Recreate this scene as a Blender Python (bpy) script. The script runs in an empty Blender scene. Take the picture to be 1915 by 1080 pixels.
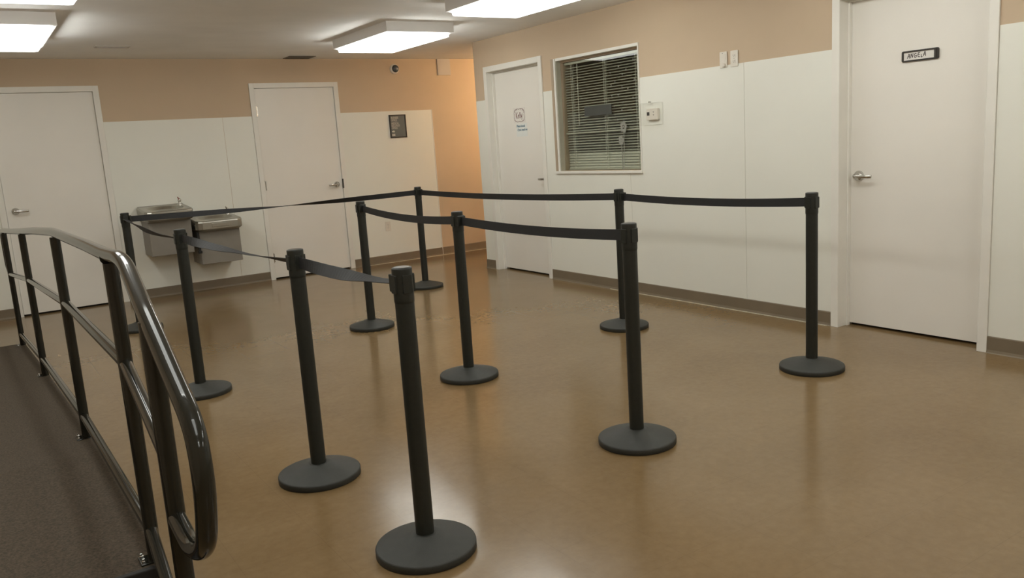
import bpy, bmesh, math, random
from mathutils import Vector, Matrix
random.seed(7)
PI = math.pi
C = bpy.context.scene.collection
scn = bpy.context.scene

# ------------------------------------------------------------------ camera
cam_d = bpy.data.cameras.new('camera'); cam = bpy.data.objects.new('camera', cam_d); C.objects.link(cam)
cam_d.sensor_width = 36.0; cam_d.sensor_fit = 'HORIZONTAL'
cam_d.lens = 36.0 * 1530.91 / 1915.0
cam_d.clip_start = 0.02
_y, _p, _r, _h = -0.58169236, -0.17855717, -0.06561323, 1.39908
fwd = Vector((-math.sin(_y) * math.cos(_p), math.cos(_y) * math.cos(_p), math.sin(_p)))
r0 = Vector((math.cos(_y), math.sin(_y), 0)); u0 = r0.cross(fwd)
rt = math.cos(_r) * r0 + math.sin(_r) * u0; up = -math.sin(_r) * r0 + math.cos(_r) * u0
cam.matrix_world = Matrix(((rt.x, up.x, -fwd.x, 0), (rt.y, up.y, -fwd.y, 0), (rt.z, up.z, -fwd.z, _h), (0, 0, 0, 1)))
scn.camera = cam

# ------------------------------------------------------------------ world, exposure
w = bpy.data.worlds.new('world'); scn.world = w; w.use_nodes = True
w.node_tree.nodes['Background'].inputs[0].default_value = (0.02, 0.02, 0.022, 1)
w.node_tree.nodes['Background'].inputs[1].default_value = 0.3
scn.view_settings.view_transform = 'Standard'; scn.view_settings.look = 'None'
scn.view_settings.gamma = 1.0; scn.view_settings.use_curve_mapping = False
scn.view_settings.exposure = 0.0
LAMP = 5.2                    # radiance of the fluorescent diffusers
EDGE = 41.0                   # radiance of the lens side band, added to brighten ceiling and upper walls
CORRIDOR_W = 78.0             # warm lamp on the corridor wall, in watts

XR, YB, ZC = 4.8552, 9.3267, 2.4729       # right wall plane, back wall plane, ceiling
XL, YF, XE = -1.30, -3.0, 9.0
WT = 0.15
YC = 7.85                                  # end corner of the right wall

def warm_lamp():
    d = bpy.data.lights.new('corridor_lamp', 'AREA'); d.shape = 'RECTANGLE'; d.size = 0.35; d.size_y = 0.25
    d.energy = CORRIDOR_W; d.color = (1.0, 0.85, 0.65)
    o = bpy.data.objects.new('corridor_lamp', d); C.objects.link(o)
    o.location = (6.5, YC + 0.10, 2.05); o.rotation_euler = (PI / 2, 0, PI)     # faces +y
warm_lamp()

# ------------------------------------------------------------------ materials
def new_mat(name):
    m = bpy.data.materials.new(name); m.use_nodes = True
    return m, m.node_tree, m.node_tree.nodes['Principled BSDF']
def mat(name, col, rough=0.5, metal=0.0, var=0.06, scale=8.0, bump=0.0, bscale=200.0, spec=0.5, coat=0.0, col2=None):
    m, nt, b = new_mat(name)
    b.inputs['Roughness'].default_value = rough; b.inputs['Metallic'].default_value = metal
    b.inputs['Specular IOR Level'].default_value = spec; b.inputs['Coat Weight'].default_value = coat
    tc = nt.nodes.new('ShaderNodeTexCoord')
    n = nt.nodes.new('ShaderNodeTexNoise'); n.inputs['Scale'].default_value = scale; n.inputs['Detail'].default_value = 5
    nt.links.new(tc.outputs['Object'], n.inputs['Vector'])
    r = nt.nodes.new('ShaderNodeValToRGB'); r.color_ramp.elements[0].position = .3; r.color_ramp.elements[1].position = .7
    c2 = col2 or tuple(min(1, c * (1 + var)) for c in col); c1 = tuple(c * (1 - var) for c in col)
    r.color_ramp.elements[0].color = (*c1, 1); r.color_ramp.elements[1].color = (*c2, 1)
    nt.links.new(n.outputs['Fac'], r.inputs['Fac']); nt.links.new(r.outputs['Color'], b.inputs['Base Color'])
    if bump:
        n2 = nt.nodes.new('ShaderNodeTexNoise'); n2.inputs['Scale'].default_value = bscale; n2.inputs['Detail'].default_value = 3
        nt.links.new(tc.outputs['Object'], n2.inputs['Vector'])
        bp = nt.nodes.new('ShaderNodeBump'); bp.inputs['Strength'].default_value = bump; bp.inputs['Distance'].default_value = .002
        nt.links.new(n2.outputs['Fac'], bp.inputs['Height']); nt.links.new(bp.outputs['Normal'], b.inputs['Normal'])
    return m

PAINT = mat('tan wall paint', (0.575, 0.450, 0.318), .75, var=.03, scale=2, bump=.25, bscale=180)
PANEL = mat('white wall panel', (0.82, 0.82, 0.75), .42, var=.02, scale=1.5, bump=.12, bscale=90)
DOORM = mat('white door paint', (0.83, 0.80, 0.74), .42, var=.02, scale=2)
FRAMEM = mat('white frame paint', (0.82, 0.80, 0.74), .45, var=.03, scale=5)
CEILM = mat('sprayed ceiling', (0.90, 0.89, 0.88), .9, var=.03, scale=3, bump=.6, bscale=120)
BASEM = mat('taupe rubber baseboard', (0.190, 0.150, 0.100), .45, var=.06, scale=6)
CAULK = mat('pale caulk', (0.55, 0.50, 0.38), .6, var=.1, scale=20)
BLACKP = mat('black powder coat', (0.013, 0.0155, 0.0125), .42, var=.12, scale=60, bump=.15, bscale=700)
BASEP = mat('black textured base', (0.032, 0.034, 0.030), .55, var=.10, scale=30, bump=.5, bscale=500)
CAPM = mat('grey cap disc', (0.07, 0.07, 0.067), .38, var=.1, scale=30)
BELTM = mat('black webbing', (0.017, 0.018, 0.020), .62, var=.12, scale=120, bump=.4, bscale=900)
RAILM = mat('dark bronze enamel', (0.018, 0.018, 0.014), .10, var=.10, scale=10, coat=.0, spec=.40)
CARPET = mat('dark maroon carpet', (0.066, 0.054, 0.037), .95, var=.35, scale=140, bump=1.0, bscale=300, col2=(0.112, 0.084, 0.058))
RUBBER = mat('black rubber nosing', (0.012, 0.012, 0.012), .6, var=.1)
CHROME = mat('brushed chrome', (0.58, 0.57, 0.54), .22, metal=1.0, var=.05, scale=20)
STEEL = mat('stainless basin', (0.40, 0.385, 0.34), .30, metal=.9, var=.05, scale=10)
COOLER = mat('grey vinyl clad steel', (0.235, 0.215, 0.185), .42, metal=.0, var=.05, scale=10)
DARK = mat('gap shade black', (0.01, 0.01, 0.01), .7, var=.1)
HOUSING = mat('white fixture enamel', (0.80, 0.78, 0.76), .4, var=.02, scale=4)
PLASTIC = mat('ivory plastic plate', (0.74, 0.70, 0.62), .35, var=.02, scale=9)
SLOT = mat('dark slot', (0.05, 0.045, 0.04), .6)
BLINDM = mat('grey aluminium slat', (0.50, 0.50, 0.43), .45, metal=.1, var=.05, scale=3)
CORDM = mat('blind cord', (0.66, 0.66, 0.58), .7)
TANTRIM = mat('tan trim', (0.42, 0.33, 0.235), .55, var=.05)
OLIVE = mat('olive grey trim', (0.40, 0.385, 0.30), .55, var=.04)
PAPER = mat('white paper', (0.78, 0.75, 0.70), .7, var=.02)
SLATE = mat('slate blue print', (0.085, 0.105, 0.11), .5, var=.05)
PRINT = mat('pale grey print', (0.42, 0.41, 0.38), .6, var=.04)
PRINTW = mat('white print', (0.66, 0.66, 0.60), .6, var=.04)
FRAMEB = mat('black picture frame', (0.018, 0.013, 0.009), .4, var=.1)
INKD = mat('dark marker ink', (0.035, 0.02, 0.025), .6)
INKR = mat('maroon marker ink', (0.16, 0.045, 0.045), .6)
INKB = mat('blue marker ink', (0.06, 0.15, 0.22), .6)
NOTEB = mat('pale blue note paper', (0.78, 0.80, 0.77), .7, var=.02)
GREYC = mat('grey card', (0.055, 0.058, 0.050), .6)
DECAL = mat('frosted grey decal', (0.30, 0.30, 0.26), .7, var=.1, scale=60)
VENTM = mat('dull metal vent', (0.12, 0.105, 0.085), .5, var=.15, scale=40)
VENTW = mat('painted ceiling vent', (0.54, 0.50, 0.455), .6, var=.05, scale=40)
BOXM = mat('faded grey box', (0.50, 0.46, 0.42), .6, var=.03)
DOME = mat('smoked dome', (0.065, 0.075, 0.085), .12, var=.05, coat=.5)
PINK = mat('pink plastic guard', (0.36, 0.16, 0.14), .5)
OFFICE = mat('office wall', (0.10, 0.10, 0.085), .8)

def lamp_mat(name, strength):
    m, nt, b = new_mat(name)
    b.inputs['Base Color'].default_value = (.9, .9, .9, 1)
    b.inputs['Emission Color'].default_value = (0.985, 1.0, 0.945, 1); b.inputs['Emission Strength'].default_value = strength
    return m
LAMPM = lamp_mat('fluorescent diffuser', LAMP); EDGEM = lamp_mat('added lens fill band', EDGE)
def glass_mat(name, tint, rough=0.0, f0=.045, f1=1.0):
    m = bpy.data.materials.new(name); m.use_nodes = True; nt = m.node_tree
    for n in list(nt.nodes): nt.nodes.remove(n)
    o = nt.nodes.new('ShaderNodeOutputMaterial'); mx = nt.nodes.new('ShaderNodeMixShader')
    t = nt.nodes.new('ShaderNodeBsdfTransparent'); t.inputs[0].default_value = (*tint, 1)
    g = nt.nodes.new('ShaderNodeBsdfGlossy'); g.inputs['Roughness'].default_value = rough
    lw = nt.nodes.new('ShaderNodeLayerWeight'); lw.inputs[0].default_value = .5
    p5 = nt.nodes.new('ShaderNodeMath'); p5.operation = 'POWER'; p5.inputs[1].default_value = 5.0; nt.links.new(lw.outputs['Facing'], p5.inputs[0])
    f = nt.nodes.new('ShaderNodeMapRange'); f.inputs['To Min'].default_value = f0; f.inputs['To Max'].default_value = f1; nt.links.new(p5.outputs[0], f.inputs['Value'])
    nt.links.new(f.outputs[0], mx.inputs[0]); nt.links.new(t.outputs[0], mx.inputs[1]); nt.links.new(g.outputs[0], mx.inputs[2])
    nt.links.new(mx.outputs[0], o.inputs[0]); return m
GLASS = glass_mat('window glass', (.95, .96, .93))
ACRYL = glass_mat('clear acrylic', (.99, .99, .985), .05, .012, .5)

def floor_mat():
    m, nt, b = new_mat('waxed vinyl tile'); L = nt.links
    def math_(op, a=None, bb=None, va=None, vb=None):
        n = nt.nodes.new('ShaderNodeMath'); n.operation = op
        if a is not None: L.new(a, n.inputs[0])
        if bb is not None: L.new(bb, n.inputs[1])
        if va is not None: n.inputs[0].default_value = va
        if vb is not None: n.inputs[1].default_value = vb
        return n.outputs[0]
    tc = nt.nodes.new('ShaderNodeTexCoord')
    def noise(scale, det=4, rough=.55, dist=0.0):
        n = nt.nodes.new('ShaderNodeTexNoise'); n.inputs['Scale'].default_value = scale; n.inputs['Detail'].default_value = det
        n.inputs['Roughness'].default_value = rough; n.inputs['Distortion'].default_value = dist
        L.new(tc.outputs['Object'], n.inputs['Vector']); return n.outputs['Fac']
    r = nt.nodes.new('ShaderNodeValToRGB'); e = r.color_ramp.elements
    e[0].position = .32; e[0].color = (0.178, 0.114, 0.050, 1); e[1].position = .68; e[1].color = (0.250, 0.170, 0.086, 1)
    big = noise(.9, 5, .6, .6); fine = noise(26, 6, .7)
    mixv = math_('ADD', math_('MULTIPLY', big, vb=.62), math_('MULTIPLY', fine, vb=.38))
    L.new(mixv, r.inputs['Fac'])
    # faint seams every 12 in.
    sep = nt.nodes.new('ShaderNodeSeparateXYZ'); L.new(tc.outputs['Object'], sep.inputs[0])
    def seam(s):
        f = math_('FRACT', math_('DIVIDE', s, vb=.3048)); d = math_('ABSOLUTE', math_('SUBTRACT', f, vb=.5))
        return math_('GREATER_THAN', d, vb=.4965)
    sm = math_('MAXIMUM', seam(sep.outputs[0]), seam(sep.outputs[1]))
    mx = nt.nodes.new('ShaderNodeMix'); mx.data_type = 'RGBA'
    L.new(math_('MULTIPLY', sm, vb=.16), mx.inputs[0]); L.new(r.outputs['Color'], mx.inputs[6]); mx.inputs[7].default_value = (.07, .045, .025, 1)
    L.new(mx.outputs[2], b.inputs['Base Color'])
    rr = nt.nodes.new('ShaderNodeMapRange'); rr.inputs['To Min'].default_value = .11; rr.inputs['To Max'].default_value = .26
    L.new(noise(2.2, 6, .7, 1.0), rr.inputs['Value']); L.new(rr.outputs[0], b.inputs['Roughness'])
    b.inputs['Specular IOR Level'].default_value = .42
    bp = nt.nodes.new('ShaderNodeBump'); bp.inputs['Strength'].default_value = .10; bp.inputs['Distance'].default_value = .0025
    hgt = math_('ADD', math_('MULTIPLY', noise(7, 1.5, .5, .4), vb=.5), math_('MULTIPLY', sm, vb=-.02))
    hgt = math_('ADD', hgt, math_('MULTIPLY', noise(60, 3), vb=.012))
    L.new(hgt, bp.inputs['Height']); L.new(bp.outputs['Normal'], b.inputs['Normal'])
    return m
FLOORM = floor_mat()

# ------------------------------------------------------------------ mesh helpers
class MB:
    def __init__(s): s.v = []; s.f = []; s.sm = []
    def add(s, vs, fs, smooth=False):
        o = len(s.v); s.v += [tuple(p) for p in vs]; s.f += [tuple(i + o for i in f) for f in fs]; s.sm += [smooth] * len(fs); return s
    def box(s, x0, x1, y0, y1, z0, z1):
        if x0 > x1: x0, x1 = x1, x0
        if y0 > y1: y0, y1 = y1, y0
        if z0 > z1: z0, z1 = z1, z0
        vs = [(x, y, z) for z in (z0, z1) for y in (y0, y1) for x in (x0, x1)]
        return s.add(vs, [(0, 2, 3, 1), (4, 5, 7, 6), (0, 1, 5, 4), (2, 6, 7, 3), (0, 4, 6, 2), (1, 3, 7, 5)])
    def lathe(s, prof, n=32, c=(0, 0, 0), axis='z', smooth=True):
        """prof: list of (r, h); closed at ends"""
        vs = []; fs = []
        for r, h in prof:
            for i in range(n):
                a = 2 * PI * i / n; x, y = r * math.cos(a), r * math.sin(a)
                p = {'z': (x, y, h), 'y': (x, -h, y), 'x': (h, x, y)}[axis]
                vs.append((p[0] + c[0], p[1] + c[1], p[2] + c[2]))
        for k in range(len(prof) - 1):
            for i in range(n):
                j = (i + 1) % n; fs.append((k * n + i, k * n + j, (k + 1) * n + j, (k + 1) * n + i))
        s.add(vs, fs, smooth)
        m = len(prof) - 1
        s.add(vs[:n], [tuple(range(n))[::-1]]); s.add(vs[m * n:], [tuple(range(n))]); return s
    def tube(s, pts, r, n=20, caps=True):
        pts = [Vector(p) for p in pts]; vs = []; fs = []; prev = None
        for i, p in enumerate(pts):
            t = (pts[min(i + 1, len(pts) - 1)] - pts[max(i - 1, 0)]).normalized()
            if prev is None:
                a = Vector((0, 0, 1)) if abs(t.z) < .9 else Vector((1, 0, 0)); nrm = (a - t * a.dot(t)).normalized()
            else: nrm = (prev - t * prev.dot(t)).normalized()
            prev = nrm; bn = t.cross(nrm); rr = r[i] if isinstance(r, (list, tuple)) else r
            for k in range(n):
                a = 2 * PI * k / n; vs.append(p + nrm * math.cos(a) * rr + bn * math.sin(a) * rr)
        for i in range(len(pts) - 1):
            for k in range(n):
                j = (k + 1) % n; fs.append((i * n + k, i * n + j, (i + 1) * n + j, (i + 1) * n + k))
        s.add(vs, fs, True)
        if caps: s.add(vs[:n], [tuple(range(n))[::-1]]); s.add(vs[-n:], [tuple(range(n))])
        return s
    def prism(s, poly, y0, y1):
        """poly in (x, z), extruded along y"""
        n = len(poly); vs = [(x, y0, z) for x, z in poly] + [(x, y1, z) for x, z in poly]
        return s.add(vs, [tuple(range(n)), tuple(range(n, 2 * n))[::-1]] + [(i, i + n, (i + 1) % n + n, (i + 1) % n) for i in range(n)])
    def build(s, name, m, parent=None, loc=(0, 0, 0), rotz=0.0, bevel=0.0, seg=2):
        me = bpy.data.meshes.new(name); me.from_pydata(s.v, [], s.f); me.polygons.foreach_set('use_smooth', s.sm)
        bm = bmesh.new(); bm.from_mesh(me); bmesh.ops.recalc_face_normals(bm, faces=bm.faces); bm.to_mesh(me); bm.free()
        me.materials.append(m); me.update()
        o = bpy.data.objects.new(name, me); C.objects.link(o); o.location = loc; o.rotation_euler = (0, 0, rotz)
        if parent: o.parent = parent
        if bevel:
            b = o.modifiers.new('bevel', 'BEVEL'); b.width = bevel; b.segments = seg; b.limit_method = 'ANGLE'; b.angle_limit = .7
        return o

def tag(o, label=None, cat=None, group=None, kind=None):
    for k, v in (('label', label), ('category', cat), ('group', group), ('kind', kind)):
        if v: o[k] = v
    return o
def thing(name, label, cat, loc=(0, 0, 0), rotz=0.0, group=None, kind=None):
    o = bpy.data.objects.new(name, None); C.objects.link(o); o.location = loc; o.rotation_euler = (0, 0, rotz)
    o.empty_display_size = .1
    return tag(o, label, cat, group, kind)
def rbox(mb, x0, x1, y0, y1, z0, z1): return mb.box(x0, x1, y0, y1, z0, z1)
def rounded(w, h, r, n=5):
    pts = []
    for cx, cz, a0 in ((w - r, h - r, 0), (-w + r, h - r, PI / 2), (-w + r, -h + r, PI), (w - r, -h + r, 1.5 * PI)):
        for i in range(n + 1):
            a = a0 + PI / 2 * i / n; pts.append((cx + r * math.cos(a), cz + r * math.sin(a)))
    return pts
def ring(mb, x0, x1, z0, z1, t, y0, y1, bottom=True):
    """rectangular frame in the x-z plane made of four boxes (no overlap)"""
    mb.box(x0, x0 + t, y0, y1, z0, z1); mb.box(x1 - t, x1, y0, y1, z0, z1); mb.box(x0 + t, x1 - t, y0, y1, z1 - t, z1)
    if bottom: mb.box(x0 + t, x1 - t, y0, y1, z0, z0 + t)
    return mb
def strokes(mb, lines, r, y):
    """lines: list of polylines in (x, z) -> flat marker strokes standing a hair proud"""
    for ln in lines:
        for (xa, za), (xb, zb) in zip(ln, ln[1:]):
            dx, dz = xb - xa, zb - za; L = math.hypot(dx, dz) or 1e-6; nx, nz = -dz / L * r, dx / L * r
            ex, ez = dx / L * r * .6, dz / L * r * .6
            mb.prism([(xa - ex + nx, za - ez + nz), (xa - ex - nx, za - ez - nz), (xb + ex - nx, zb + ez - nz), (xb + ex + nx, zb + ez + nz)], y, y - .0006)
    return mb
def text_mesh(s, size, m, name, parent, loc, bold=.0, sx=1.0, shear=0.0, spacing=1.0):
    cu = bpy.data.curves.new('txt', 'FONT'); cu.body = s; cu.size = size; cu.extrude = .0004; cu.offset = bold; cu.shear = shear
    cu.space_line = spacing; cu.resolution_u = 3
    t = bpy.data.objects.new('txt', cu); C.objects.link(t)
    dg = bpy.context.evaluated_depsgraph_get(); me = bpy.data.meshes.new_from_object(t.evaluated_get(dg))
    C.objects.unlink(t); bpy.data.objects.remove(t); bpy.data.curves.remove(cu)
    me.transform(Matrix.Diagonal((sx, 1, 1, 1))); me.transform(Matrix.Rotation(PI / 2, 4, 'X')); me.materials.clear(); me.materials.append(m)
    o = bpy.data.objects.new(name, me); C.objects.link(o); o.parent = parent; o.location = loc; return o

# wall frames: local x = viewer's right, local -y = out of the wall, local z up
def on_back(x, z): return (x, YB, z), 0.0
def on_right(y, z): return (XR, y, z), -PI / 2

# ------------------------------------------------------------------ room shell
def wall_holes(name, length, height, holes, m, loc, rotz, thick=WT, label=None):
    """wall from local x 0..length; holes = (x0, x1, z0, z1)"""
    xs = sorted({0, length, *[h[0] for h in holes], *[h[1] for h in holes]}); zs = sorted({0, height, *[h[2] for h in holes], *[h[3] for h in holes]})
    mb = MB()
    for a, b in zip(xs, xs[1:]):
        for c, d in zip(zs, zs[1:]):
            cx, cz = (a + b) / 2, (c + d) / 2
            if any(h[0] < cx < h[1] and h[2] < cz < h[3] for h in holes): continue
            mb.box(a, b, 0, thick, c, d)
    return tag(mb.build(name, m, None, loc, rotz), label, 'wall', kind='structure')

fl = MB().box(XL - WT, XE + WT, YF - WT, YB + WT, -.12, 0).build('floor', FLOORM)
tag(fl, 'glossy waxed tan brown tile floor', 'floor', kind='structure')
ce = MB().box(XL - WT, XE + WT, YF - WT, YB + WT, ZC, ZC + .12).build('ceiling', CEILM)
tag(ce, 'flat textured off-white ceiling over the whole room', 'ceiling', kind='structure')

# doors: opening extents
DL = (0.342, 1.262, 2.160)                # back wall, left door: x0, x1, top
DM = (2.876, 3.815, 2.158)                # back wall, middle door
DK = (6.652, 7.600, 2.137)                # right wall, far door: y0, y1, top
DA = (2.408, 3.343, 2.150)                # right wall, near door
WIN = (5.238, 6.392, 1.082, 2.112)        # right wall window opening y0, y1, z0, z1
# back wall: local x = x - XL
bw = wall_holes('wall_back', XE - XL, ZC, [(DL[0] - XL, DL[1] - XL, 0, DL[2]), (DM[0] - XL, DM[1] - XL, 0, DM[2])], PAINT, (XL, YB, 0), 0, label='tan painted back wall with two white doors')
# right wall: local x = YC - WT... origin at far end
Y1 = YC - WT
rw = wall_holes('wall_right', Y1 - YF, ZC, [(Y1 - DK[1], Y1 - DK[0], 0, DK[2]), (Y1 - WIN[1], Y1 - WIN[0], WIN[2], WIN[3]), (Y1 - DA[1], Y1 - DA[0], 0, DA[2])], PAINT, (XR, Y1, 0), -PI / 2, label='tan painted right wall above white panels')
tag(MB().box(XR, XE, Y1, YC, 0, ZC).build('wall_corridor', PAINT), 'tan corridor wall running back from the corner', 'wall', kind='structure')
tag(MB().box(XE, XE + WT, YF, YB, 0, ZC).build('wall_end', OFFICE), 'far end wall beyond the office and corridor', 'wall', kind='structure')
tag(MB().box(XL - WT, XL, YF, YB, 0, ZC).build('wall_left', PAINT), 'tan wall on the far side of the carpeted ramp', 'wall', kind='structure')
tag(MB().box(XL, XE, YF - WT, YF, 0, ZC).build('wall_front', PAINT), 'tan wall behind the viewer', 'wall', kind='structure')
# corridor continues: door openings are closed by black sheets that give the dark gaps

# wainscot panels: one object per sheet, child of its wall
ZW = 1.848; PT = .004; GAP = .0035
def panels(wall, spans, holes=(), ztop=ZW):
    for a, b in spans:
        mb = MB(); xs = sorted({a + GAP / 2, b - GAP / 2, *[q for h in holes for q in h[:2] if a < q < b]})
        for p, q in zip(xs, xs[1:]):
            cx = (p + q) / 2; hh = [h for h in holes if h[0] < cx < h[1]]
            if hh:
                mb.box(p, q, 0, -PT, .08, hh[0][2])
            else: mb.box(p, q, 0, -PT, .08, ztop)
        mb.build('wall_panel', PANEL, wall, bevel=0)
fo = .052                                                # frame face width
panels(bw, [(0, DL[0] - fo - XL), (DL[1] + fo - XL, 2.50 - XL), (2.50 - XL, DM[0] - fo - XL), (DM[1] + fo - XL, 5.090 - XL)], ztop=1.852)
R = lambda y: Y1 - y
wholes = [(R(WIN[1] + .045), R(WIN[0] - .008), WIN[2] - .025)]
panels(rw, [(R(YC), R(DK[1] + fo)), (R(DK[0] - fo), R(5.385)), (R(5.385), R(4.128)), (R(4.128), R(DA[1] + fo)), (R(DA[0] - fo), R(1.20)), (R(1.20), R(-.02)), (R(-.02), R(-1.24)), (R(-1.24), R(YF))], wholes)

# baseboards (cove base) + caulk bead
def cove(mb, a, b):
    prof = [(0, 0), (-.016, 0), (-.010, .006), (-.0062, .020), (-.0055, .095), (-.003, .100), (0, .100)]   # (y, z)
    n = len(prof); vs = [(a, y, z) for y, z in prof] + [(b, y, z) for y, z in prof]
    mb.add(vs, [tuple(range(n)), tuple(range(n, 2 * n))[::-1]] + [(i, (i + 1) % n, (i + 1) % n + n, i + n) for i in range(n)])
mb = MB()
for a, b in ((XL, DL[0] - fo), (DL[1] + fo, DM[0] - fo), (DM[1] + fo, 5.09), (5.098, XE)): cove(mb, a, b)
tag(mb.build('baseboard_back', BASEM, None, (0, YB - PT, 0)), 'taupe rubber baseboard along the back wall', 'baseboard', kind='structure')
mb = MB()
for a, b in ((R(YC), R(DK[1] + fo)), (R(DK[0] - fo), R(DA[1] + fo)), (R(DA[0] - fo), R(YF))): cove(mb, a, b)
tag(mb.build('baseboard_right', BASEM, None, (XR - PT, Y1, 0), -PI / 2), 'taupe rubber baseboard along the right wall', 'baseboard', kind='structure')
mb = MB()
mb.box(R(5.70), R(3.42), -.016, -.023, 0, .004)
tag(mb.build('trim_1', CAULK, None, (XR - PT, Y1, 0), -PI / 2), 'thin pale caulk line at the foot of the right baseboard', 'trim', kind='structure')
tag(MB().box(4.05, 6.2, -.016, -.023, 0, .004).build('trim_2', CAULK, None, (0, YB - PT, 0)), 'thin pale caulk line at the foot of the back baseboard', 'trim', kind='structure')
tag(MB().box(5.090, 5.098, -.008, 0, 0, 1.852).build('trim_3', FRAMEM, None, (0, YB, 0)), 'white edge strip closing the last wall panel by the corridor', 'trim', kind='structure')

# ------------------------------------------------------------------ doors
def lever(parent, x, y, z, direction, side_label='chrome lever handle'):
    h = MB(); h.lathe([(.035, 0), (.035, .006), (.032, .014), (.025, .022), (.018, .028), (.014, .040), (.013, .056)], 28, (x, y, z), 'y')
    ho = h.build('handle', CHROME, parent)
    l = MB(); d = direction
    pts = [(x - d * .012, y - .052, z), (x + d * .02, y - .055, z), (x + d * .06, y - .058, z - .001), (x + d * .095, y - .052, z - .002), (x + d * .112, y - .040, z - .002)]
    n = 12; vs = []; fs = []
    for px, py, pz in pts:
        for k in range(n):
            a = 2 * PI * k / n; vs.append((px, py + .0055 * math.cos(a), pz + .0105 * math.sin(a)))
    for i in range(len(pts) - 1):
        for k in range(n): j = (k + 1) % n; fs.append((i * n + k, i * n + j, (i + 1) * n + j, (i + 1) * n + k))
    l.add(vs, fs, True); l.add(vs[:n], [tuple(range(n))]); l.add(vs[-n:], [tuple(range(n))])
    lo = l.build('lever', CHROME, ho); ho['label'] = side_label
    k = MB().lathe([(.008, 0), (.008, .003), (.004, .0045)], 12, (x - d * .0, y - .0585, z), 'y').build('lock_button', CHROME, ho)
    return ho
def door(name, width, top, recess, label, loc, rotz, hx, hdir, hz, hinges=None, strike=None):
    """origin: left edge of the opening at floor level, on the wall plane"""
    t = thing(name, label, 'door', loc, rotz, kind='structure')
    F = MB(); d0 = -.014
    # casing face (three sides) + jamb lining
    F.box(-fo, 0, d0, 0, 0, top + fo); F.box(width, width + fo, d0, 0, 0, top + fo); F.box(0, width, d0, 0, top, top + fo)
    j = .004
    F.box(0, j, d0, WT, 0, top); F.box(width - j, width, d0, WT, 0, top); F.box(j, width - j, d0, WT, top - j, top)
    # stop strip behind / in front of the slab
    if recess > .03:
        s0, s1 = recess - .030, recess - .001
        F.box(j, j + .012, s0, s1, 0, top - j); F.box(width - j - .012, width - j, s0, s1, 0, top - j); F.box(j + .012, width - j - .012, s0, s1, top - j - .012, top - j)
    F.build('door_frame', FRAMEM, t, bevel=.0015)
    g = .0022 if recess < .03 else .003
    MB().box(j + g, width - j - g, recess, recess + .042, .018, top - j - g).build('door_slab', DOORM, t, bevel=.002)
    MB().box(j, width - j, recess + .043, WT + .01, 0, top - j).build('door_backing', DARK, t)  # black sheet standing in for the shade in the gaps round the slab
    lever(t, hx, recess, hz, hdir)
    for z in hinges or []:
        h = MB().lathe([(.008, -.058), (.008, .058)], 12, (.004, recess - .006, z)); h.box(.006, .022, recess - .003, recess + .001, z - .05, z + .05)
        h.build('hinge', CHROME, t)
    if strike: MB().box(width - .010, width + .006, d0 - .002, d0 + .001, strike - .055, strike + .055).build('strike_plate', SLOT, t)
    return t
door('door_1', DL[1] - DL[0], DL[2], .010, 'white flush door at the left end of the back wall', (DL[0], YB, 0), 0, .083, 1, 1.035)
door('door_2', DM[1] - DM[0], DM[2], .004, 'white flush door in the middle of the back wall, hinges on its left', (DM[0], YB, 0), 0, DM[1] - DM[0] - .075, -1, 1.025, hinges=(1.905, 1.078, .25), strike=1.03)
door('door_3', DK[1] - DK[0], DK[2], .085, 'narrow-looking white door with a drawing, left of the window', (XR, DK[1], 0), -PI / 2, DK[1] - DK[0] - .070, -1, 1.000)
door('door_4', DA[1] - DA[0], DA[2], .106, 'large white door with a name plate at the right', (XR, DA[1], 0), -PI / 2, .075, 1, 1.022)

# ------------------------------------------------------------------ office window with blinds
wt = thing('window_1', 'interior office window with dark blinds between the two right-hand doors', 'window', (XR, WIN[1], 0), -PI / 2, kind='structure')
WW = WIN[1] - WIN[0]; z0, z1 = WIN[2], WIN[3]
f = MB()
f.box(-.018, .008, -.010, .0, z0 - .022, z1 + .022)         # far stile, white
f.box(WW - .004, WW + .007, -.012, .05, z0 - .022, z1 + .022)
f.box(.018, WW - .006, -.010, .05, z1 - .004, z1 + .022)
f.build('window_frame', FRAMEM, wt, bevel=.0015)
MB().box(0, .019, .001, .05, z0, z1).build('reveal', OLIVE, wt)
tr = MB().box(-.052, -.018, -.014, 0, z0 - .020, z1 + .022).build('side_trim', TANTRIM, wt, bevel=.001); tr['label'] = 'tan painted trim on the left edge'
MB().box(-.052, WW + .009, -.020, .05, z0 - .026, z0 - .002).build('window_sill', FRAMEM, wt, bevel=.002)
MB().box(.018, .030, .05, WT, z0, z1).box(WW - .03, WW - .006, .05, WT, z0, z1).box(.03, WW - .03, .05, WT, z1 - .02, z1 - .004).build('inner_stop', TANTRIM, wt)
MB().add([(x, y0_ + t_, z) for z, y0_ in ((z0 - .001, .046), (z1 - .005, .0715)) for x in (.019, WW - .007) for t_ in (0, .004)], [(0, 1, 3, 2), (4, 6, 7, 5), (0, 4, 5, 1), (2, 3, 7, 6), (0, 2, 6, 4), (1, 5, 7, 3)]).build('glass_pane', GLASS, wt)
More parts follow.
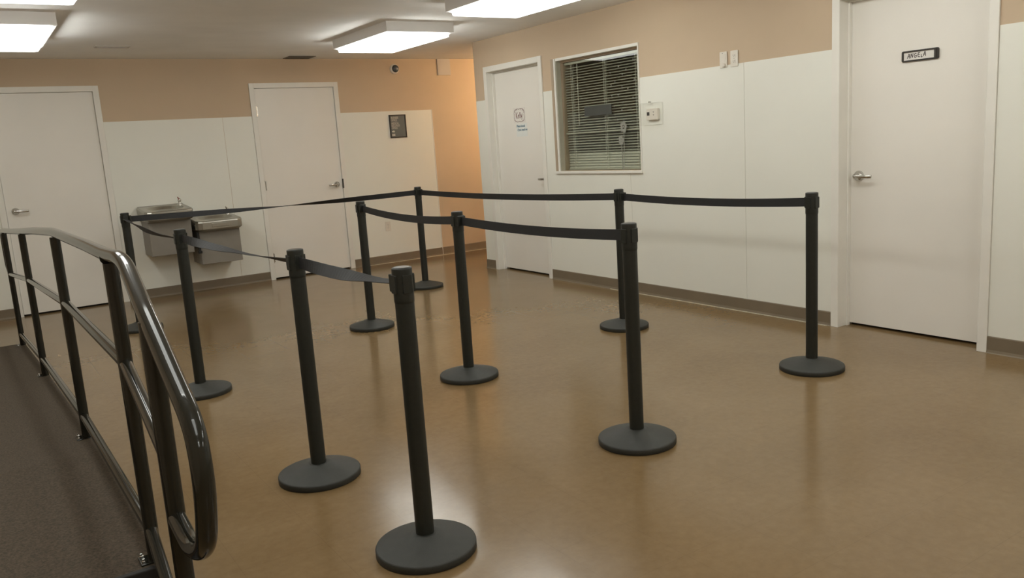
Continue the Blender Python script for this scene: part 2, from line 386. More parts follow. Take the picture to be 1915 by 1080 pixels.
# blinds: a thing of its own inside the window
bl = thing('window_blind', 'grey horizontal slatted blind hanging behind the office window glass', 'blind', (XR, WIN[1], 0), -PI / 2)
MB().box(.034, WW - .034, 0.080, .106, z1 - .045, z1 - .021).build('headrail', BLINDM, bl, bevel=.002)
def slat_mesh(tilt):
    n = 5; wd = .026; pts = []
    for i in range(n):
        u = (i / (n - 1) - .5) * wd; c = .0022 * (1 - (2 * u / wd) ** 2)
        pts.append((u * math.cos(tilt) - c * math.sin(tilt), u * math.sin(tilt) + c * math.cos(tilt)))
    vs = []; th = .0006
    for x in (.036, WW - .036):
        for a, b in pts: vs.append((x, a, b))
        for a, b in reversed(pts): vs.append((x, a, b - th))
    m2 = 2 * n
    mb = MB().add(vs, [(i, (i + 1) % m2, (i + 1) % m2 + m2, i + m2) for i in range(m2)] + [tuple(range(m2)), tuple(range(m2, 2 * m2))[::-1]])
    return mb
open_s = slat_mesh(.42).build('slat', BLINDM, bl); shut_s = slat_mesh(1.12).build('slat', BLINDM, bl)
sp = .0243; ns = int((z1 - .06 - (z0 + .03)) / sp)
first_o = first_s = True
for i in range(ns + 1):
    z = z0 + .030 + i * sp
    src = shut_s if i < 6 else open_s
    if i < 6:
        o = src if first_s else src.copy(); new = not first_s; first_s = False
    else:
        o = src if first_o else src.copy(); new = not first_o; first_o = False
    if new: C.objects.link(o); o.parent = bl
    o.location = (0, .095, z)
MB().box(.036, WW - .036, .080, .102, z0 + .004, z0 + .016).build('bottom_rail', BLINDM, bl, bevel=.002)
for x in (.14, .61, 1.03):
    c = MB()
    for dx, dy in ((-.012, .083), (.010, .083), (0, .1075)): c.box(x + dx, x + dx + .004, dy - .001, dy + .001, z0 + .01, z1 - .03)
    c.build('ladder_cord', CORDM, bl)
MB().tube([(.235, .077, z1 - .05), (.235, .0735, z0 + .42)], .0035, 8).build('tilt_wand', CORDM, bl)
# grey card behind the glass
tag(MB().box(0, .38, 0, .002, 0, .088).build('card', GREYC, None, (XR + .056, 6.052, 1.577), -PI / 2), 'blank grey card taped inside the office window glass', 'card')
tag(MB().box(0, 1.07, 0, .008, 0, .013).build('pale_bar', BLINDM, None, (XR + .064, 6.352, 1.424), -PI / 2), 'thin pale bar crossing the lower part of the office window', 'bar')  # pale bar put in where a brighter line crosses the glass
# dandelion decals on the glass
gy = .044
def dandelion(label, hy, hz, r, fy, fz):
    t = thing('dandelion_decal', label, 'decal', (XR + gy, hy, hz), -PI / 2, 'dandelion decals on the window')
    m = MB(); n = 22; poly = []
    for i in range(n * 2):
        a = PI * i / n; rr = r * (1.0 if i % 2 == 0 else .66) * (1 + .12 * math.sin(5 * a + 1))
        poly.append((rr * math.cos(a), rr * 1.15 * math.sin(a)))
    vs = [(x, -.001, z) for x, z in poly] + [(x * .42, -.001, z * .42) for x, z in poly]; k = len(poly)
    vs += [(x, .001, z) for x, y, z in vs]
    m.add(vs, [(i, (i + 1) % k, (i + 1) % k + k, i + k) for i in range(k)] + [(i + 2 * k, i + 3 * k, (i + 1) % k + 3 * k, (i + 1) % k + 2 * k) for i in range(k)])
    m.build('flower_head', DECAL, t)
    x1 = hy - fy
    MB().tube([(0, 0, -r * .6), (x1 * .4 + .004, 0, (fz - hz) * .45), (x1, 0, fz - hz)], .0035, 6).build('stem', DECAL, t)
    MB().lathe([(.010, 0), (.010, .002)], 10, (0, 0, 0), 'y').build('seed_core', DECAL, t)
dandelion('taller frosted dandelion decal on the office window glass', 5.508, 1.456, .050, 5.516, 1.086)
dandelion('shorter frosted dandelion decal beside the taller one', 5.545, 1.342, .040, 5.537, 1.086)
seeds = [(5.357, 2.009), (5.547, 1.969), (5.449, 1.936), (5.656, 1.926), (5.499, 1.893), (5.598, 1.852), (5.65, 1.82), (5.509, 1.791), (5.433, 1.773), (5.562, 1.732), (5.647, 1.73), (5.374, 1.695), (5.505, 1.662), (5.621, 1.639), (5.689, 1.696), (5.522, 1.6), (5.405, 1.596), (5.584, 1.519), (5.7, 1.528), (5.349, 1.843), (6.291, 1.549)]
seed0 = None
for i, (sy, sz) in enumerate(seeds):
    if seed0 is None:
        m = MB(); poly = [((.009 if k % 2 else .0035) * math.cos(PI * k / 6), .004 + (.009 if k % 2 else .0035) * math.sin(PI * k / 6)) for k in range(12)]
        m.prism(poly, 0, -.001); m.box(-.001, .001, 0, -.001, -.014, .002)
        o = seed0 = m.build('seed_decal', DECAL)
    else:
        o = seed0.copy(); C.objects.link(o)
    o.location = (XR + gy + .002, sy, sz); o.rotation_euler = (0, 0, -PI / 2)
    tag(o, 'tiny frosted floating dandelion seed decal on the office window glass', 'decal', 'seed decals drifting over the window glass')

# ------------------------------------------------------------------ ceiling lights
def light(label, cx, y0, y1, w=.60):
    t = thing('ceiling_light', label, 'ceiling light', (cx, (y0 + y1) / 2, ZC), 0, 'boxed fluorescent ceiling lights')
    L = (y1 - y0) / 2; W = w / 2; h = .097; e = .032
    m = MB()
    top = [(-W - e, -L - e), (W + e, -L - e), (W + e, L + e), (-W - e, L + e)]; inn = [(-W, -L), (W, -L), (W, L), (-W, L)]
    vs = [(x, y, 0) for x, y in top] + [(x, y, -h + .012) for x, y in top] + [(x, y, -h) for x, y in inn] + [(x, y, -h + .006) for x, y in inn]
    fs = [(3, 2, 1, 0)]
    for k in range(3): fs += [(k * 4 + i, k * 4 + (i + 1) % 4, k * 4 + 4 + (i + 1) % 4, k * 4 + 4 + i) for i in range(4)]
    fs += [(12, 13, 14, 15)]
    m.add(vs, fs).build('housing', HOUSING, t)
    lens = [(W, L, -h + .002), (W - .004, L - .004, -h - .022), (W - .022, L - .022, -h - .027), (W - .10, L - .10, -h - .030)]
    def ringv(q): a, b, z = q; rc = .012; return [(x, y, z) for x, y in rounded(a, b, rc, 4)]
    for nm, seq, mm, cap in (('lens_fill_band', lens[:2], EDGEM, False), ('diffuser', lens[1:], LAMPM, True)):  # side band glows far above the diffuser as added fill
        vs = []; k = None
        for q in seq: rv = ringv(q); k = len(rv); vs += rv
        fs = [(a * k + i, a * k + (i + 1) % k, a * k + k + (i + 1) % k, a * k + k + i) for a in range(len(seq) - 1) for i in range(k)]
        if cap: fs.append(tuple(range((len(seq) - 1) * k, len(seq) * k)))
        o = MB().add(vs, fs).build(nm, mm, t)
    return t
LIGHTS = [('boxed fluorescent light above the middle door side, second row back', 3.565, 6.63, 7.77),
          ('boxed fluorescent light cut by the top edge of the frame', 3.58, 4.42, 5.57),
          ('farther boxed fluorescent light in the upper left corner', .405, 6.65, 7.80),
          ('nearer boxed fluorescent light in the upper left corner, cut by the top edge', .430, 4.47, 5.62)]
for l in LIGHTS: light(*l)
for cx, y0, lb in ((3.58, 2.22, 'right-hand boxed light in the row above the nearest belt posts, above the frame'), (.43, 2.27, 'left-hand boxed light in the row above the ramp landing, above the frame'),
                   (3.58, .02, 'right-hand boxed light level with the viewer, out of the frame'), (.43, .07, 'left-hand boxed light directly over the viewer, out of the frame'),
                   (3.58, -2.2, 'right-hand boxed light in the last row behind the viewer'), (.43, -2.15, 'left-hand boxed light in the last row behind the viewer')):
    light(lb, cx, y0, y0 + 1.15)

# ceiling vents
def vent(label, x0, x1, y0, y1, m, n):
    t = thing('ceiling_vent', label, 'vent', ((x0 + x1) / 2, (y0 + y1) / 2, ZC)); a, b = (x1 - x0) / 2, (y1 - y0) / 2
    fr = MB(); e = .018
    fr.box(-a, -a + e, -b, b, -.006, 0).box(a - e, a, -b, b, -.006, 0).box(-a + e, a - e, -b, -b + e, -.006, 0).box(-a + e, a - e, b - e, b, -.006, 0)
    fr.build('vent_frame', m, t, bevel=.001)
    MB().box(-a + e, a - e, -b + e, b - e, -.0015, 0).build('backing', DARK if m is VENTM else m, t)
    for i in range(n):
        y = -b + e + (2 * b - 2 * e) * (i + .5) / n; s = MB().prism([(-.006, 0), (.006, -.008), (.007, -.007), (-.005, .001)], -a + e, a - e)
        o = s.build('louver', m, t); o.location = (0, y, -.002); o.rotation_euler = (0, 0, PI / 2)
vent('dull metal ceiling vent above the middle door', 3.233, 3.538, 9.05, 9.28, VENTM, 9)
vent('painted-over ceiling vent between the left lights and the back wall', 1.205, 1.495, 8.33, 8.45, VENTW, 5)

# ------------------------------------------------------------------ wall fittings
loc, rz = on_back(4.624, 2.352)
t = thing('security_camera', 'small round dome camera high on the back wall', 'camera', loc, rz)
MB().lathe([(.060, 0), (.060, .012), (.054, .022), (.044, .026)], 32, (0, 0, 0), 'y').build('mount_ring', PLASTIC, t)
MB().lathe([(.046, .020), (.044, .034), (.036, .048), (.022, .058), (.006, .062)], 32, (.004, 0, .002), 'y').build('dome', DOME, t)

loc, rz = on_back(5.313, 2.37)
tag(MB().box(-.093, .093, -.018, 0, -.10, .1025).build('wall_box', BOXM, None, loc, rz, bevel=.004), 'faded square box high on the back wall beside the corridor', 'box')

def plate(label, loc, rz, kind, w=.070, h=.115):
    t = thing('wall_plate' if kind != 'outlet' else 'wall_outlet', label, 'switch plate' if kind != 'outlet' else 'outlet', loc, rz)
    MB().prism(rounded(w / 2, h / 2, .004, 3), 0, -.006).build('plate', PLASTIC, t, bevel=.002)
    if kind == 'outlet':
        for s in (-1, 1):
            r = MB().prism(rounded(.016, .0135, .007, 4), -.006, -.0085).build('receptacle', PLASTIC, t); r.location = (0, 0, s * .020)
            MB().box(-.0075, -.0055, -.0092, -.0084, -.001, .007).box(.0055, .0075, -.0092, -.0084, -.001, .006).lathe([(.002, .0084), (.002, .0092)], 8, (0, 0, -.007), 'y').build('slot', SLOT, r)
        MB().lathe([(.003, .006), (.003, .0075)], 10, (0, 0, 0), 'y').build('screw', CHROME, t)
    else:
        k = MB().lathe([(.014, .006), (.014, .016), (.011, .020)], 20, (.012, 0, -.040), 'y').build('knob', PLASTIC, t)
        for s in (-1, 1): MB().lathe([(.0028, .006), (.0028, .0072)], 10, (-.006, 0, s * .047), 'y').build('screw', SLOT, t)
        MB().box(-.024, .024, -.009, -.006, -.022, .040).build('cover', PLASTIC, t, bevel=.001)
loc, rz = on_right(4.316, 1.888); loc = (loc[0] - PT, *loc[1:]); plate('white blank wall plate with a small knob, left of a pair', loc, rz, 'switch')
loc, rz = on_right(4.213, 1.886); loc = (loc[0] - PT, *loc[1:]); plate('white duplex outlet plate, right of a pair high on the wall', loc, rz, 'outlet')
loc, rz = on_back(4.350, .457); loc = (loc[0], loc[1] - PT, loc[2]); plate('white wall outlet low on the back wall right of the middle door', loc, rz, 'outlet')

# thermostat in a clear cover
loc, rz = on_right(5.0905, 1.541); loc = (loc[0] - PT, *loc[1:])
t = thing('thermostat', 'white thermostat under a clear locking cover beside the window', 'thermostat', loc, rz)
MB().box(-.098, .122, -.003, 0, -.088, .090).build('base_plate', PANEL, t, bevel=.001)
MB().box(-.042, .090, -.030, -.003, -.048, .045).build('body', PLASTIC, t, bevel=.004)
MB().box(-.034, -.004, -.031, -.0295, -.010, .018).build('screen', SLOT, t)
for z in (.016, -.008): MB().lathe([(.0035, .030), (.0035, .033)], 10, (.043, 0, z), 'y').build('button', SLOT, t)
cv = MB(); ring(cv, -.100, .124, -.090, .092, .003, -.052, -.003); cv.box(-.097, .121, -.052, -.049, -.087, .089)
cv = cv.build('clear_cover', ACRYL, t); cv['label'] = 'clear plastic cover'
MB().lathe([(.006, .020), (.006, .040)], 12, (.004, 0, .098), 'y').box(-.010, .008, -.030, -.024, .092, .104).build('cover_lock', CHROME, cv)

# framed directional sign on the back wall
t = thing('framed_sign', 'black framed slate sign pointing to the business and medical records offices', 'sign', (4.603, YB - PT, 1.667), 0)
SW, SH = .112, .139
ring(MB(), -SW, SW, -SH, SH, .013, -.016, 0).build('sign_frame', FRAMEB, t, bevel=.0015)
MB().box(-SW + .013, SW - .013, -.009, 0, -SH + .013, SH - .013).build('backing', SLATE, t)
xl = -SW + .024
for i, (s, z, sx) in enumerate((('BUSINESS', .091, .80), ('OFFICE', .062, .82), ('MEDICAL', .024, .84), ('RECORDS', -.004, .86), ('OFFICE', -.033, .82))):
    text_mesh(s, .0345, PRINT, 'lettering', t, (xl, -.0100, z), bold=.0012, sx=sx * .86)
MB().prism([(xl, -.070), (xl + .022, -.070), (xl + .022, -.078), (xl + .042, -.062), (xl + .022, -.046), (xl + .022, -.054), (xl, -.054)], -.009, -.0102).build('arrow', PRINTW, t)
MB().box(xl, xl + .040, -.0102, -.009, -.116, -.092).build('corner_label', PRINTW, t)
MB().box(xl + .007, xl + .032, -.0108, -.0100, -.107, -.102).build('lettering', SLATE, t)

# name plate on the near door (on its slab)
slab_x = XR + .106
k = (slab_x) / XR
ny0, ny1 = 2.915 * k, 2.690 * k
nz = 1.39908 + ((1.743) - 1.39908) * k
t = thing('name_plate', 'black framed name plate with handwriting on the large near door', 'sign', (slab_x, (ny0 + ny1) / 2, nz), -PI / 2)
hw, hh = (ny0 - ny1) / 2, .0325
outer = rounded(hw, hh, .009, 4); inner = rounded(hw - .010, hh - .009, .003, 4)
m = MB(); n = len(outer)
vs = [(x, 0, z) for x, z in outer] + [(x, -.012, z) for x, z in outer] + [(x, -.012, z) for x, z in inner] + [(x, -.004, z) for x, z in inner]
fs = []
for q in range(3): fs += [(q * n + i, q * n + (i + 1) % n, q * n + n + (i + 1) % n, q * n + n + i) for i in range(n)]
m.add(vs, fs).build('plate_frame', FRAMEB, t)
MB().box(hw - .026, hw - .010, -.014, -.004, -hh + .006, hh - .006).build('end_stop', FRAMEB, t, bevel=.002)
MB().prism(rounded(hw - .010, hh - .009, .003, 4), -.001, -.0055).build('insert', PAPER, t)
GL = {'A': [[(0, 0), (.18, .5), (.38, 1), (.5, .9), (.62, 0)], [(.12, .38), (.6, .45)]], 'N': [[(0, 0), (.12, .95)], [(.12, .95), (.5, .05), (.62, 1)]],
      'G': [[(.6, .9), (.3, 1), (.05, .6), (.1, .12), (.4, 0), (.6, .2), (.58, .45), (.3, .45), (.75, .47)]],
      'E': [[(.6, .98), (.15, .92), (.05, .5), (.1, .05), (.6, .0)], [(.08, .52), (.5, .55)]], 'L': [[(.05, .6), (.05, .02), (.4, .06)]]}
m = MB(); x = -hw + .034; 
for ch, adv, yo in zip('ANGELA', (.88, .92, .98, .86, .62, .8), (.0, .002, .001, .003, .0, .004)):
    s = .026; wd = .0235
    strokes(m, [[(x + a * wd, -.0125 + yo + b * s) for a, b in ln] for ln in GL[ch]], .0019, -.0058); x += adv * wd
m.build('handwriting', INKD, t)

# drawing and note on the far door
slab_x = XR + .085; k = slab_x / XR; cz = lambda z: 1.39908 + (z - 1.39908) * k
t = thing('door_drawing', 'hand-lettered scalloped drawing on the narrow far door', 'paper', (slab_x, 7.036 * k, cz(1.650)), -PI / 2)
MB().box(-.108, .108, -.0012, 0, -.078, .078).build('sheet', PAPER, t)
pts = []
for i in range(49):
    a = 2 * PI * i / 48; cx, sz = math.cos(a), math.sin(a)
    px = .088 * (abs(cx) ** .5) * (1 if cx >= 0 else -1); pz = .062 * (abs(sz) ** .55) * (1 if sz >= 0 else -1)
    q = 1.0 if i % 3 == 0 else 1.07
    pts.append((px * q, pz * q))
m = MB(); strokes(m, [pts], .0022, -.0012)
for i in range(2, 23, 3):
    a = 2 * PI * i / 48; strokes(m, [[(pts[i][0], pts[i][1]), (pts[i][0] * .82, pts[i][1] * .78)]], .0018, -.0012)
K = [[[(.0, 0), (.02, 1)], [(.5, 1.0), (.05, .45), (.5, 0)]], [[(.05, .3), (.45, .38), (.3, .62), (.05, .4), (.1, .05), (.45, .1)]], [[(.1, 0), (.12, 1)]], [[(.1, 0), (.12, 1)]], [[(.0, .6), (.15, .15), (.35, .6)], [(.38, .75), (.2, -.3)]]]
x = -.058
for ch, adv in zip(K, (.62, .56, .30, .28, .5)):
    strokes(m, [[(x + a * .052, -.030 + b * .060) for a, b in ln] for ln in ch], .0030, -.0012); x += adv * .052
m.build('marker_lettering', INKR, t)
t = thing('door_note', 'small pale note with blue handwriting below the drawing', 'paper', (slab_x, 7.015 * k, cz(1.520)), -PI / 2)
MB().box(-.088, .108, -.0010, 0, -.085, .048).build('sheet', NOTEB, t)
for s, x, z in (('Please knock', -.082, .012), ('if you need me', -.066, -.026)):
    text_mesh(s, .034, INKB, 'handwriting', t, (x, -.0016, z), bold=.0006, sx=.86, shear=.2)

# ------------------------------------------------------------------ water coolers
def cooler(label, cx, w, ztop, zbot, bd, sp_x, pink):
    t = thing('drinking_fountain', label, 'water fountain', (cx, YB - PT, 0), 0, 'pair of grey wall-hung drinking fountains')
    h = w / 2; D = .46; lip = .105
    # body
    B = MB(); b = h - .028
    B.add([(-b, 0, zbot), (b, 0, zbot), (b, -bd, zbot), (-b, -bd, zbot), (-b, 0, ztop - lip), (b, 0, ztop - lip), (b, -bd, ztop - lip), (-b, -bd, ztop - lip)],
          [(0, 1, 2, 3), (4, 5, 6, 7), (0, 1, 5, 4), (1, 2, 6, 5), (2, 3, 7, 6), (3, 0, 4, 7)])
    B.build('cabinet', COOLER, t, bevel=.006)
    # basin: outline with rounded front corners; recessed bowl
    out = [(-h, 0), (-h, -D + .06), (-h + .018, -D + .018), (-h + .06, -D), (h - .06, -D), (h - .018, -D + .018), (h, -D + .06), (h, 0)]
    def sc(o, f, dy=0): return [(x * f, -D / 2 + (y + D / 2) * f + dy) for x, y in o]
    lay = [(out, ztop - lip - .018, .90), (out, ztop - lip, 1.0), (out, ztop - .016, 1.0), (out, ztop - .004, .985), (out, ztop, .955)]
    vs = []; n = len(out)
    tilt = lambda y: .020 + .038 * y / D                       # top slopes down towards the front
    for q_, (o, z, f) in enumerate(lay): vs += [(x, min(y, 0), z + (tilt(y) if q_ >= 2 else 0)) for x, y in sc(o, f)]
    bowl = []
    N = 28
    m = MB(); fs = [(n - 1 - i for i in range(n))]; fs = [tuple(fs[0])]
    for q in range(len(lay) - 1): fs += [(q * n + i, q * n + (i + 1) % n, q * n + n + (i + 1) % n, q * n + n + i) for i in range(n)]
    m.add(vs, fs); bs = m.build('basin', STEEL, t, bevel=.004)
    # top deck with an oval bowl
    rim = sc(out, .955); ring_ = []
    T = MB(); M = 32
    def onrim(a):
        dx, dy = math.cos(a), math.sin(a); best = None; cx0, cy0 = 0, -D / 2
        for (xa, ya), (xb, yb) in zip(rim, rim[1:] + rim[:1]):
            ex, ey = xb - xa, yb - ya; den = dx * ey - dy * ex
            if abs(den) < 1e-9: continue
            tt = ((xa - cx0) * ey - (ya - cy0) * ex) / den; u = ((xa - cx0) * dy - (ya - cy0) * dx) / den
            if tt > 0 and -1e-6 <= u <= 1 + 1e-6 and (best is None or tt < best): best = tt
        return (cx0 + dx * best, cy0 + dy * best)
    prof = [(None, 0), ((.80, .60), .001), ((.76, .56), -.006), ((.66, .48), -.030), ((.40, .28), -.044), ((.08, .06), -.048)]
    vs = []
    for k_, dz in prof:
        for i in range(M):
            a = 2 * PI * i / M
            if k_ is None: x, y = onrim(a)
            else: x, y = (h - .01) * k_[0] * math.cos(a), -D * .52 + D * .62 * k_[1] * math.sin(a) * 1.1
            vs.append((x, y, ztop + dz + .0005 + tilt(y)))
    fs = [(q * M + i, q * M + (i + 1) % M, q * M + M + (i + 1) % M, q * M + M + i) for q in range(len(prof) - 1) for i in range(M)] + [tuple(range((len(prof) - 1) * M, len(prof) * M))]
    dk = T.add(vs, fs, False).build('bowl', STEEL, t)
    # back splash slope
    MB().prism([(-h + .004, ztop), (h - .004, ztop), (h - .012, ztop + .026), (-h + .012, ztop + .026)], -.02, 0).build('back_ledge', STEEL, t, bevel=.002)
    # bubbler
    y = -.12
    bub = MB().lathe([(.022, 0), (.022, .012), (.015, .018), (.014, .044), (.019, .054), (.014, .070), (.004, .076)], 20, (sp_x, y, ztop + .008)).build('bubbler', CHROME, t)
    gm = MB().tube([(sp_x, y, ztop + .058), (sp_x - .008, y - .012, ztop + .078), (sp_x - .022, y - .030, ztop + .098)], [.009, .008, .005], 10).build('mouth_guard', PINK if pink else CHROME, bub)
    # push bar on the front
    MB().box(-.09, .09, -D - .006, -D + .004, ztop - .085, ztop - .045).build('push_bar', STEEL, t, bevel=.003)
    MB().box(-h - .003, -h + .03, -D + .06, -D + .12, ztop - .10, ztop - .055).build('side_button', CHROME, t, bevel=.003)
    return t
cooler('higher grey drinking fountain, the left of the pair on the back wall', 1.742, .474, .947, .470, .365, .175, True)
lo = cooler('lower grey drinking fountain, the right of the pair, beside the middle door', 2.222, .480, .800, .325, .375, .175, False)
MB().box(-.236, -.213, -.400, -.376, .47, .672).box(-.240, -.205, -.405, -.376, .450, .475).build('gap_shade_strip', DARK, lo)  # black filler strip painting in the shaded gap between the fountains

# ------------------------------------------------------------------ ramp, landing, step
edge = [(7.87, .262, 0.0), (5.98, .303, .105), (4.05, .334, .205), (3.75, .338, .2255), (2.51, .345, .2255)]
rp = MB(); n = len(edge)
XR_ = XL + .004
vs = [(XR_, y, z) for y, x, z in edge] + [(x, y, z) for y, x, z in edge] + [(XR_, y, 0) for y, x, z in edge] + [(x, y, 0) for y, x, z in edge]
fs = []
for i in range(n - 1):
    fs += [(i, i + 1, n + i + 1, n + i), (n + i, n + i + 1, 3 * n + i + 1, 3 * n + i), (2 * n + i, 3 * n + i, 3 * n + i + 1, 2 * n + i + 1), (i, 2 * n + i, 2 * n + i + 1, i + 1)]
fs.append((n - 1, 2 * n - 1, 4 * n - 1, 3 * n - 1))
ramp = thing('ramp', 'dark maroon carpeted ramp rising along the left side', 'ramp', (0, 0, 0))
rp.add(vs, fs).build('carpet', CARPET, ramp)
MB().box(XR_, .345, 2.49, 2.512, .195, .2275).build('nosing', RUBBER, ramp, bevel=.004)
MB().box(XR_, .345, 2.17, 2.489, 0, .112).build('step', RUBBER, ramp, bevel=.004)

# ------------------------------------------------------------------ hand rail
rail = thing('hand_rail', 'dark glossy pipe handrail running beside the carpeted ramp', 'railing', (.324, 2.555, 0))
def RP(*pts): return [(x - .324, y - 2.555, z) for x, y, z in pts]
def smooth(pts, it=3):
    for _ in range(it):
        q = [pts[0]]
        for a, b in zip(pts, pts[1:]):
            q.append(tuple(a[k] * .75 + b[k] * .25 for k in range(3))); q.append(tuple(a[k] * .25 + b[k] * .75 for k in range(3)))
        q.append(pts[-1]); pts = q
    return pts
PO = [(.245, 7.75, .0, .93, .60, .10), (.283, 5.98, .105, 1.022, .732, .216), (.312, 4.05, .205, 1.117, .828, .307), (.324, 2.555, .2255, 1.133, .838, .322), (.292, 1.87, .0, 1.070, .765, .15)]
rr_ = .0205
post = []
for i, (x, y, zb, zt, zm, zl) in enumerate(PO):
    p = MB(); p.tube(RP((x, y, zb + .002), (x, y, zt)), rr_, 24)
    po = p.build('post', RAILM, rail)
    if i < 4:
        b = MB().box(x - .324 - .045, x - .324 + .010, y - 2.555 - .032, y - 2.555 + .032, zb, zb + .006).build('base_plate', RAILM, po, bevel=.002)
        for dy in (-.020, .020):
            MB().lathe([(.0065, zb + .006), (.0065, zb + .012), (.004, zb + .014), (.004, zb + .019)], 6, (x - .324 - .035, y - 2.555 + dy, 0), smooth=False).build('bolt', CHROME, po)
    else:
        MB().lathe([(.05, .0), (.05, .010)], 24, (x - .324, y - 2.555, 0)).build('base_plate', RAILM, po)
hr = RP((.246, 7.74, .62), (.243, 7.93, .62), (.243, 7.98, .70), (.243, 7.98, .86), (.243, 7.92, .945), (.247, 7.70, .955), (.268, 6.75, 1.0))
top = [hr[0]] + smooth(hr[0:], 2)[1:]
top += RP((.283, 5.98, 1.040), (.297, 5.02, 1.094), (.3105, 4.15, 1.135), (.312, 4.05, 1.1375), (.313, 3.95, 1.139), (.320, 3.0, 1.151))
near = RP((.322, 2.62, 1.153), (.324, 2.30, 1.165), (.2935, 1.86, 1.070), (.2905, 1.66, .987), (.289, 1.52, .930), (.288, 1.495, .845), (.288, 1.51, .768), (.288, 1.555, .672), (.289, 1.70, .608), (.292, 1.86, .620))
# keep straight run between bend points: refine by hand
def fillet(pts, rad, n=6):
    out = [pts[0]]
    for a, b, c in zip(pts, pts[1:], pts[2:]):
        A, B_, C_ = Vector(a), Vector(b), Vector(c); d1 = (A - B_); d2 = (C_ - B_)
        r1 = min(rad, d1.length * .48); r2 = min(rad, d2.length * .48); p = B_ + d1.normalized() * r1; q = B_ + d2.normalized() * r2
        for i in range(n + 1):
            u = i / n; out.append(tuple(p * (1 - u) ** 2 + B_ * 2 * u * (1 - u) + q * u * u))
    out.append(pts[-1]); return out
top += fillet(near, .11)
g = MB().tube(top, rr_ * .98, 24).build('top_rail', RAILM, rail)
for (pa, pb, nm) in ((4, 4, 'middle_rail'), (5, 5, 'bottom_rail')):
    for a, b in zip(PO, PO[1:]):
        MB().tube(RP((a[0], a[1] - .0, a[pa]), (b[0], b[1] + .0, b[pb])), rr_ * .86, 20).build(nm, RAILM, rail)
# short return loop at the near end is part of top_rail; a weld collar where it meets the post
MB().lathe([(.0212, -.004), (.0212, .004)], 20, (.3225 - .324, 2.585 - 2.555, 1.146), 'y').build('weld_collar', RAILM, rail)

# ------------------------------------------------------------------ belt barrier posts
S = [(1.177, 2.448), (1.129, 3.354), (2.415, 2.706), (2.410, 4.201), (3.909, 2.863), (3.901, 4.464), (3.767, 7.310), (2.583, 6.005), (1.049, 5.141), (1.129, 7.605)]
LAB = ['black belt post nearest the camera, at the open front end of the left line',
       'second black belt post from the front in the left line',
       'black belt post at the front end of the short middle line',
       'black belt post midway along the short middle line',
       'rightmost black belt post, standing before the large near door',
       'second black belt post from the right in the outer line, behind the middle line',
       'farthest black belt post, at the corner facing the corridor',
       'black belt post at the far end of the short middle line',
       'third black belt post from the front in the left line, before the fountains',
       'black belt post at the far left corner, partly behind the handrail']
def make_post():
    t = thing('belt_barrier_post', LAB[0], 'barrier post', (0, 0, 0), 0, 'black retractable belt posts marking out the queue')
    MB().lathe([(.174, 0), (.178, .002), (.178, .023), (.1765, .027), (.172, .0295), (.120, .044), (.070, .058), (.058, .062), (.050, .066), (.040, .067)], 56).build('base', BASEP, t)
    MB().lathe([(.0325, .052), (.0325, .900)], 36).build('pole', BLACKP, t)
    h = MB().lathe([(.0328, .892), (.0340, .896), (.0342, .903), (.0345, 1.003), (.0342, 1.008), (.033, 1.0105), (.0285, 1.0105)], 36).build('belt_housing', BLACKP, t)
    MB().lathe([(.0285, 1.009), (.0285, 1.0115), (.027, 1.0122)], 32).build('cap_disc', CAPM, h)
    for k in range(4):
        a = k * PI / 2
        m = MB().prism(rounded(.0170, .031, .004, 3), -.028, -.0368); o = m.build('belt_socket', BLACKP, t, bevel=.0012)
        o.location = (0, 0, .957); o.rotation_euler = (0, 0, a)
    return t
def copy_tree(o, parent=None):
    c = o.copy(); C.objects.link(c); c.parent = parent
    for ch in [q for q in o.children]: copy_tree(ch, c)
    return c
p0 = make_post(); posts = []
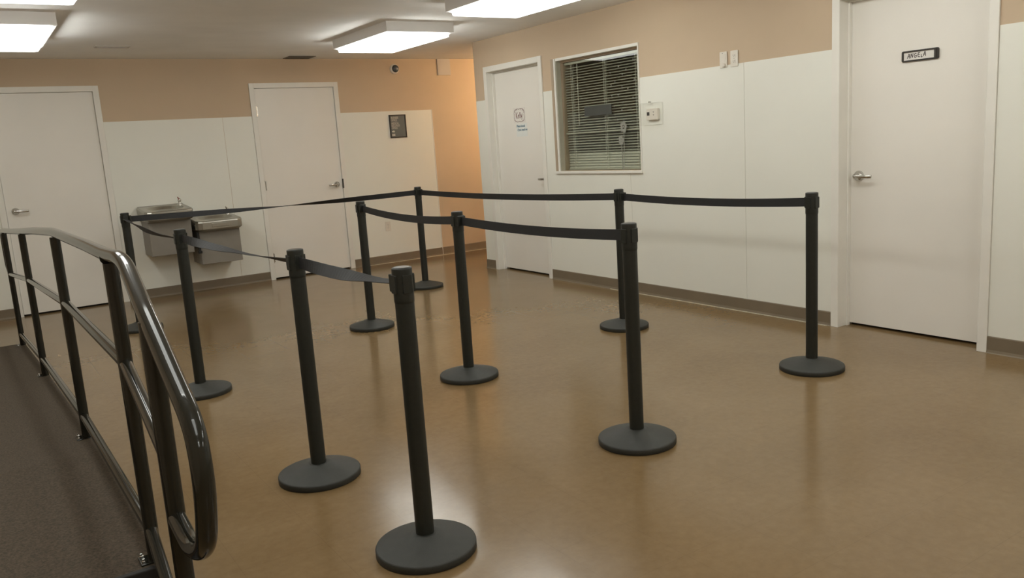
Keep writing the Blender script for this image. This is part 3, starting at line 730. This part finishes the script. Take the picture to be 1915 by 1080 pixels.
for i, (x, y) in enumerate(S):
    o = p0 if i == 0 else copy_tree(p0)
    o.location = (x, y, 0); o['label'] = LAB[i]; posts.append(o)
def belt(i, j, sag=.02, ang=None, zo=.957):
    a, b = Vector((*S[i], 0)), Vector((*S[j], 0)); d = b - a; L = d.length; u = d / L; nrm = Vector((-u.y, u.x, 0)); N = 36
    vs = []; th = .0012; hw = .0245
    for k in range(N + 1):
        s = k / N; t = .036 + (L - .072) * s
        f = 0.0
        if ang:
            for (s0, a0), (s1, a1) in zip(ang, ang[1:]):
                if s0 <= s <= s1:
                    q = (s - s0) / (s1 - s0); q = q * q * (3 - 2 * q); f = a0 + (a1 - a0) * q; break
        f = math.radians(f); z = zo - sag * 4 * s * (1 - s)
        wv = Vector((0, 0, math.cos(f))) + nrm * math.sin(f); tv = nrm * math.cos(f) - Vector((0, 0, math.sin(f)))
        c = u * t + Vector((0, 0, z))
        for sw, st in ((1, 1), (1, -1), (-1, -1), (-1, 1)): vs.append(c + wv * hw * sw + tv * th * st)
    fs = [(q * 4 + i_, q * 4 + (i_ + 1) % 4, q * 4 + 4 + (i_ + 1) % 4, q * 4 + 4 + i_) for q in range(N) for i_ in range(4)] + [(0, 1, 2, 3), (N * 4 + 3, N * 4 + 2, N * 4 + 1, N * 4)]
    o = MB().add(vs, fs, False).build('belt', BELTM, posts[i])
    # clip at the receiving end
    ang_ = math.atan2(u.y, u.x); e = u * (L - .044)
    c = MB().box(-.006, .010, -.026, .026, -.030, .030).build('belt_clip', BLACKP, o, bevel=.003); c.location = (e.x, e.y, zo); c.rotation_euler = (0, 0, ang_)
    return o
belt(4, 5, .018); belt(5, 6, .022)
belt(6, 9, .012, [(0, 0), (1, 180)])
belt(9, 8, .03, [(0, -72), (.06, -72), (.4, -22), (.85, -62), (1, -75)])
belt(8, 1, .012, [(0, 0), (.33, 62), (.66, 98), (1, 126)])
belt(1, 0, .012, [(0, 0), (.35, 30), (.85, 84), (1, 88)])
belt(2, 3, .018); belt(3, 7, .028)
